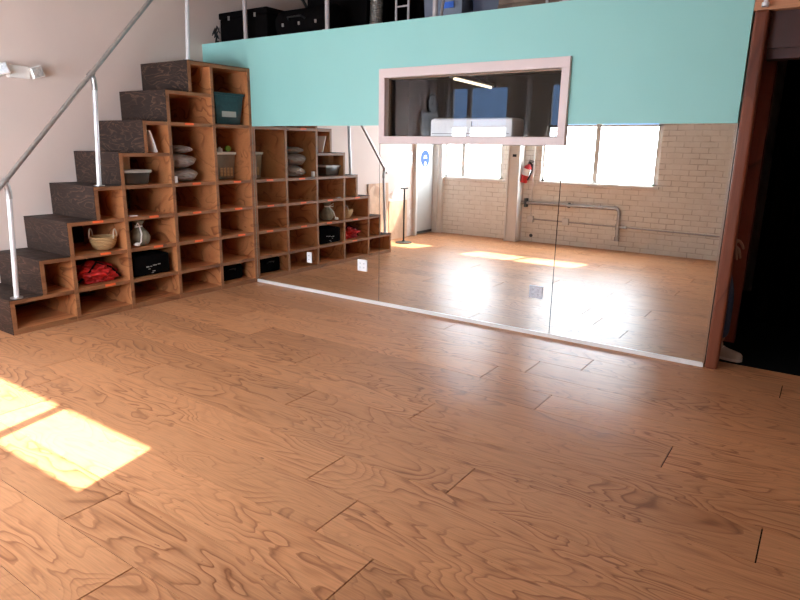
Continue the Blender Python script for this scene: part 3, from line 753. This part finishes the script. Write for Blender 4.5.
for x in (1.14, 1.73):
    b = MB(); b.box(x-.05, x+.05, 0, .045, .32, .42, bev=.004); b.build('junction_box', 'white', t)
b = MB(); b.cyl((1.16, 0, .10), (1.16, .012, .10), .028); tag(b.build('wall_plug', 'dgrey', loc=(0, YF, 0)), 'small dark round fitting low on the brick wall below the conduit', 'fitting')
t = thing('hanging_cable', 'dark window pull cord hanging left of the white column', 'cord', (.70, YF+.01, 0))
b = MB(); b.tube([(0, 0, 1.9), (.0, .01, 1.3), (.01, .01, .95)], .010, 8); b.build('cord', 'steelw', t, smooth=True)
b = MB(); b.cyl((.01, .012, .62), (.01, .012, .95), .018); b.build('weight', 'dgrey', t, smooth=True)
b = MB(); b.box(-.03, .03, 0, .012, -.02, .02); tag(b.build('latch_box', 'slot', loc=(.88, YF+.20, 1.37)), 'small dark box on the front of the white column', 'fitting')

# fire extinguisher, hanging slightly tilted
t = thing('fire_extinguisher', 'red fire extinguisher with white label hanging beside the white column', 'fire extinguisher', (1.00, YF+.085, .955))
t.rotation_euler.y = .28
b = MB(); b.lathe([(0, 0), (.058, 0), (.064, .01), (.064, .22), (.055, .26), (.025, .285), (.02, .30), (0, .30)], 24); b.build('cylinder', 'extred', t, smooth=True)
b = MB(); b.lathe([(.0645, .12), (.0655, .12), (.0655, .225), (.0645, .225)], 24); b.build('label_band', 'paper', t, smooth=True)
b = MB(); b.cyl((0, 0, .30), (0, 0, .335), .018); b.box(-.015, .07, -.01, .01, .335, .345); b.box(-.015, .075, -.01, .01, .355, .365); b.build('valve', 'dgrey', t)
b = MB(); b.tube([(.01, .0, .32), (.06, .0, .31), (.092, .02, .22), (.085, .03, .12), (.07, .03, .06)], .013, 8); b.build('hose', 'blackp', t, smooth=True)
b = MB(); b.box(-.03, .03, -.084, -.06, .15, .30); b.build('bracket', 'dgrey', t)

# ------------------------------------------------------------------ black curtain in the doorway corridor
t = thing('doorway_curtain', 'black pleated curtain filling the doorway beyond the reddish post', 'curtain', (0, 1.5, 0))
b = MB(); drape(b, 4.66, XR-.02, .02, 2.33, .035, .17); b.build('cloth', 'black', t, smooth=True)
b = MB(); b.cyl((4.3, 0, 2.35), (XR-.01, 0, 2.35), .018); b.build('curtain_rod', 'dgrey', t, smooth=True)

# ------------------------------------------------------------------ person behind the post
PX, PY = 4.43, .42
pr = thing('person', 'person in dark sweater, blue jeans and pale sneakers half hidden behind the door post', 'person', (PX, PY, .003))
# local frame: x forward (towards +X), y left
def skin_mesh(name, joints_, edges, m, parent, root=0, sub=2):
    me = bpy.data.meshes.new(name); me.from_pydata([j[0] for j in joints_], edges, [])
    o = bpy.data.objects.new(name, me); COL.objects.link(o); o.parent = parent
    md = o.modifiers.new('skin', 'SKIN'); md.use_smooth_shade = True; md.branch_smoothing = .6
    for i, j in enumerate(joints_):
        sv = me.skin_vertices[0].data[i]; r = j[1]; sv.radius = r if isinstance(r, tuple) else (r, r); sv.use_root = (i == root)
    s_ = o.modifiers.new('sub', 'SUBSURF'); s_.levels = sub; s_.render_levels = sub
    me.materials.append(MT[m]); return o
# body (one surface, skin), clothes over it; feet: right foot forward into view
hip = (0, 0, .92)
J = [(hip, (.115, .14)), ((0, 0, 1.08), (.10, .125)), ((.0, 0, 1.25), (.105, .145)), ((-.01, 0, 1.38), (.095, .15)), ((.0, 0, 1.47), .052), ((.02, 0, 1.54), .05),
     ((.03, -.09, .86), .085), ((.15, -.09, .47), .056), ((.16, -.10, .10), .040),
     ((.0, .09, .86), .085), ((.01, .10, .47), .056), ((-.04, .10, .10), .040),
     ((-.01, -.18, 1.38), .050), ((.12, -.21, 1.13), .038), ((.17, -.20, .92), .028),
     ((-.01, .18, 1.38), .050), ((-.05, .22, 1.10), .038), ((.02, .22, .86), .028)]
E_ = [(0, 1), (1, 2), (2, 3), (3, 4), (4, 5), (0, 6), (6, 7), (7, 8), (0, 9), (9, 10), (10, 11), (3, 12), (12, 13), (13, 14), (3, 15), (15, 16), (16, 17)]
skin_mesh('body', J, E_, 'skin', pr)
# head with a face
b = MB(); vs = b.sph((.035, 0, 1.645), .105, (.92, .76, 1.12), 24)
for v in vs:
    if v.co.z < 1.60 and v.co.x > .02: v.co.x += .012
b.sph((.135, 0, 1.635), .018, (1, .7, 1.3), 10)
for s_ in (-1, 1): b.sph((.03, s_*.083, 1.64), .026, (.7, .35, 1.2), 10)
hd = b.build('head', 'skin', pr, smooth=True)
b = MB()
for s_ in (-1, 1): b.sph((.122, s_*.032, 1.655), .011, (.6, 1, .7), 10)
b.build('eye', 'slot', hd, smooth=True)
b = MB(); b.sph((.128, 0, 1.592), .022, (.35, 1, .3), 10); b.build('mouth', 'extred', hd, smooth=True)
b = MB(); vs = b.sph((.01, 0, 1.675), .115, (1., .84, 1.05), 24)
for v in vs:
    if v.co.x > .07 and v.co.z < 1.70: v.co.x = .06
b.build('hair', 'hair', pr, smooth=True)
# hands with five fingers
for s_, wr, dr_ in ((-1, Vector((.17, -.20, .92)), Vector((.15, .0, -.98)).normalized()), (1, Vector((.02, .22, .86)), Vector((.15, 0, -1)).normalized())):
    side = Vector((0, 1, 0)).cross(dr_).normalized()
    JJ = [(tuple(wr), .026), (tuple(wr + dr_*.05), (.026, .016)), (tuple(wr + dr_*.09), (.034, .014))]; EE = [(0, 1), (1, 2)]
    for k, ln in enumerate((.075, .085, .08, .062)):
        o_ = side*((k-1.5)*.019); n0 = len(JJ)
        JJ += [(tuple(wr + dr_*.095 + o_), .0095), (tuple(wr + dr_*(.095+ln*.5) + o_*1.1), .0085), (tuple(wr + dr_*(.095+ln) + o_*1.1 + Vector((0, -s_*.018, 0))), .007)]
        EE += [(2, n0), (n0, n0+1), (n0+1, n0+2)]
    n0 = len(JJ); JJ += [(tuple(wr + dr_*.04 - side*.032), .012), (tuple(wr + dr_*.075 - side*.05), .0095), (tuple(wr + dr_*.105 - side*.055), .008)]
    EE += [(1, n0), (n0, n0+1), (n0+1, n0+2)]
    skin_mesh('hand', JJ, EE, 'skin', pr, 0, 1)
# sweater
J = [((0, 0, .88), (.135, .165)), ((0, 0, 1.08), (.125, .150)), ((.0, 0, 1.25), (.125, .165)), ((-.01, 0, 1.39), (.105, .165)), ((.0, 0, 1.45), .07),
     ((-.01, -.19, 1.38), .064), ((.12, -.215, 1.13), .056), ((.15, -.205, 1.03), .046),
     ((-.01, .19, 1.38), .064), ((-.05, .225, 1.10), .054), ((.01, .22, .92), .042)]
skin_mesh('sweater', J, [(0, 1), (1, 2), (2, 3), (3, 4), (3, 5), (5, 6), (6, 7), (3, 8), (8, 9), (9, 10)], 'sweater', pr)
# jeans
J = [((0, 0, .94), (.125, .150)), ((.03, -.09, .84), .10), ((.15, -.09, .47), .074), ((.16, -.10, .13), .062),
     ((.0, .09, .84), .10), ((.01, .10, .47), .074), ((-.035, .10, .13), .062)]
skin_mesh('jeans', J, [(0, 1), (1, 2), (2, 3), (0, 4), (4, 5), (5, 6)], 'denim', pr)
def shoe(x, y, rz):
    prof = [(-.075, .036, .10), (-.045, .040, .115), (.0, .042, .10), (.05, .043, .078), (.10, .046, .060), (.15, .047, .050), (.185, .040, .042), (.20, .022, .03)]
    b = MB(); rings = []
    for (px, hw_, hh) in prof:
        rings.append([b.bm.verts.new((px, hw_*math.cos(a), .018 + hh*max(0, math.sin(a))**.8)) for a in [PI*i/10 for i in range(11)]])
    for p, q in zip(rings, rings[1:]):
        for i in range(10): b.bm.faces.new((p[i], p[i+1], q[i+1], q[i]))
        b.bm.faces.new((p[0], q[0], q[10], p[10]))
    b.bm.faces.new(rings[0]); b.bm.faces.new(rings[-1][::-1])
    o = b.build('sneaker', 'sneaker', pr, smooth=True, loc=(x, y, 0)); o.rotation_euler.z = rz
    b = MB(); out = [(px, hw_+.004) for px, hw_, _ in prof] + [(.207, 0)] + [(px, -hw_-.004) for px, hw_, _ in prof[::-1]]
    b.prism(out, 'z', 0, .02); b.build('sole', 'sole', o)
    b = MB()
    for k in range(5):
        xx = .02+.025*k; b.tube([(xx, -.022, .112-.45*xx), (xx, 0, .125-.5*xx), (xx, .022, .112-.45*xx)], .003, 6)
    b.build('lace', 'paper', o)
shoe(.13, -.10, -.2); shoe(-.03, .10, .1)
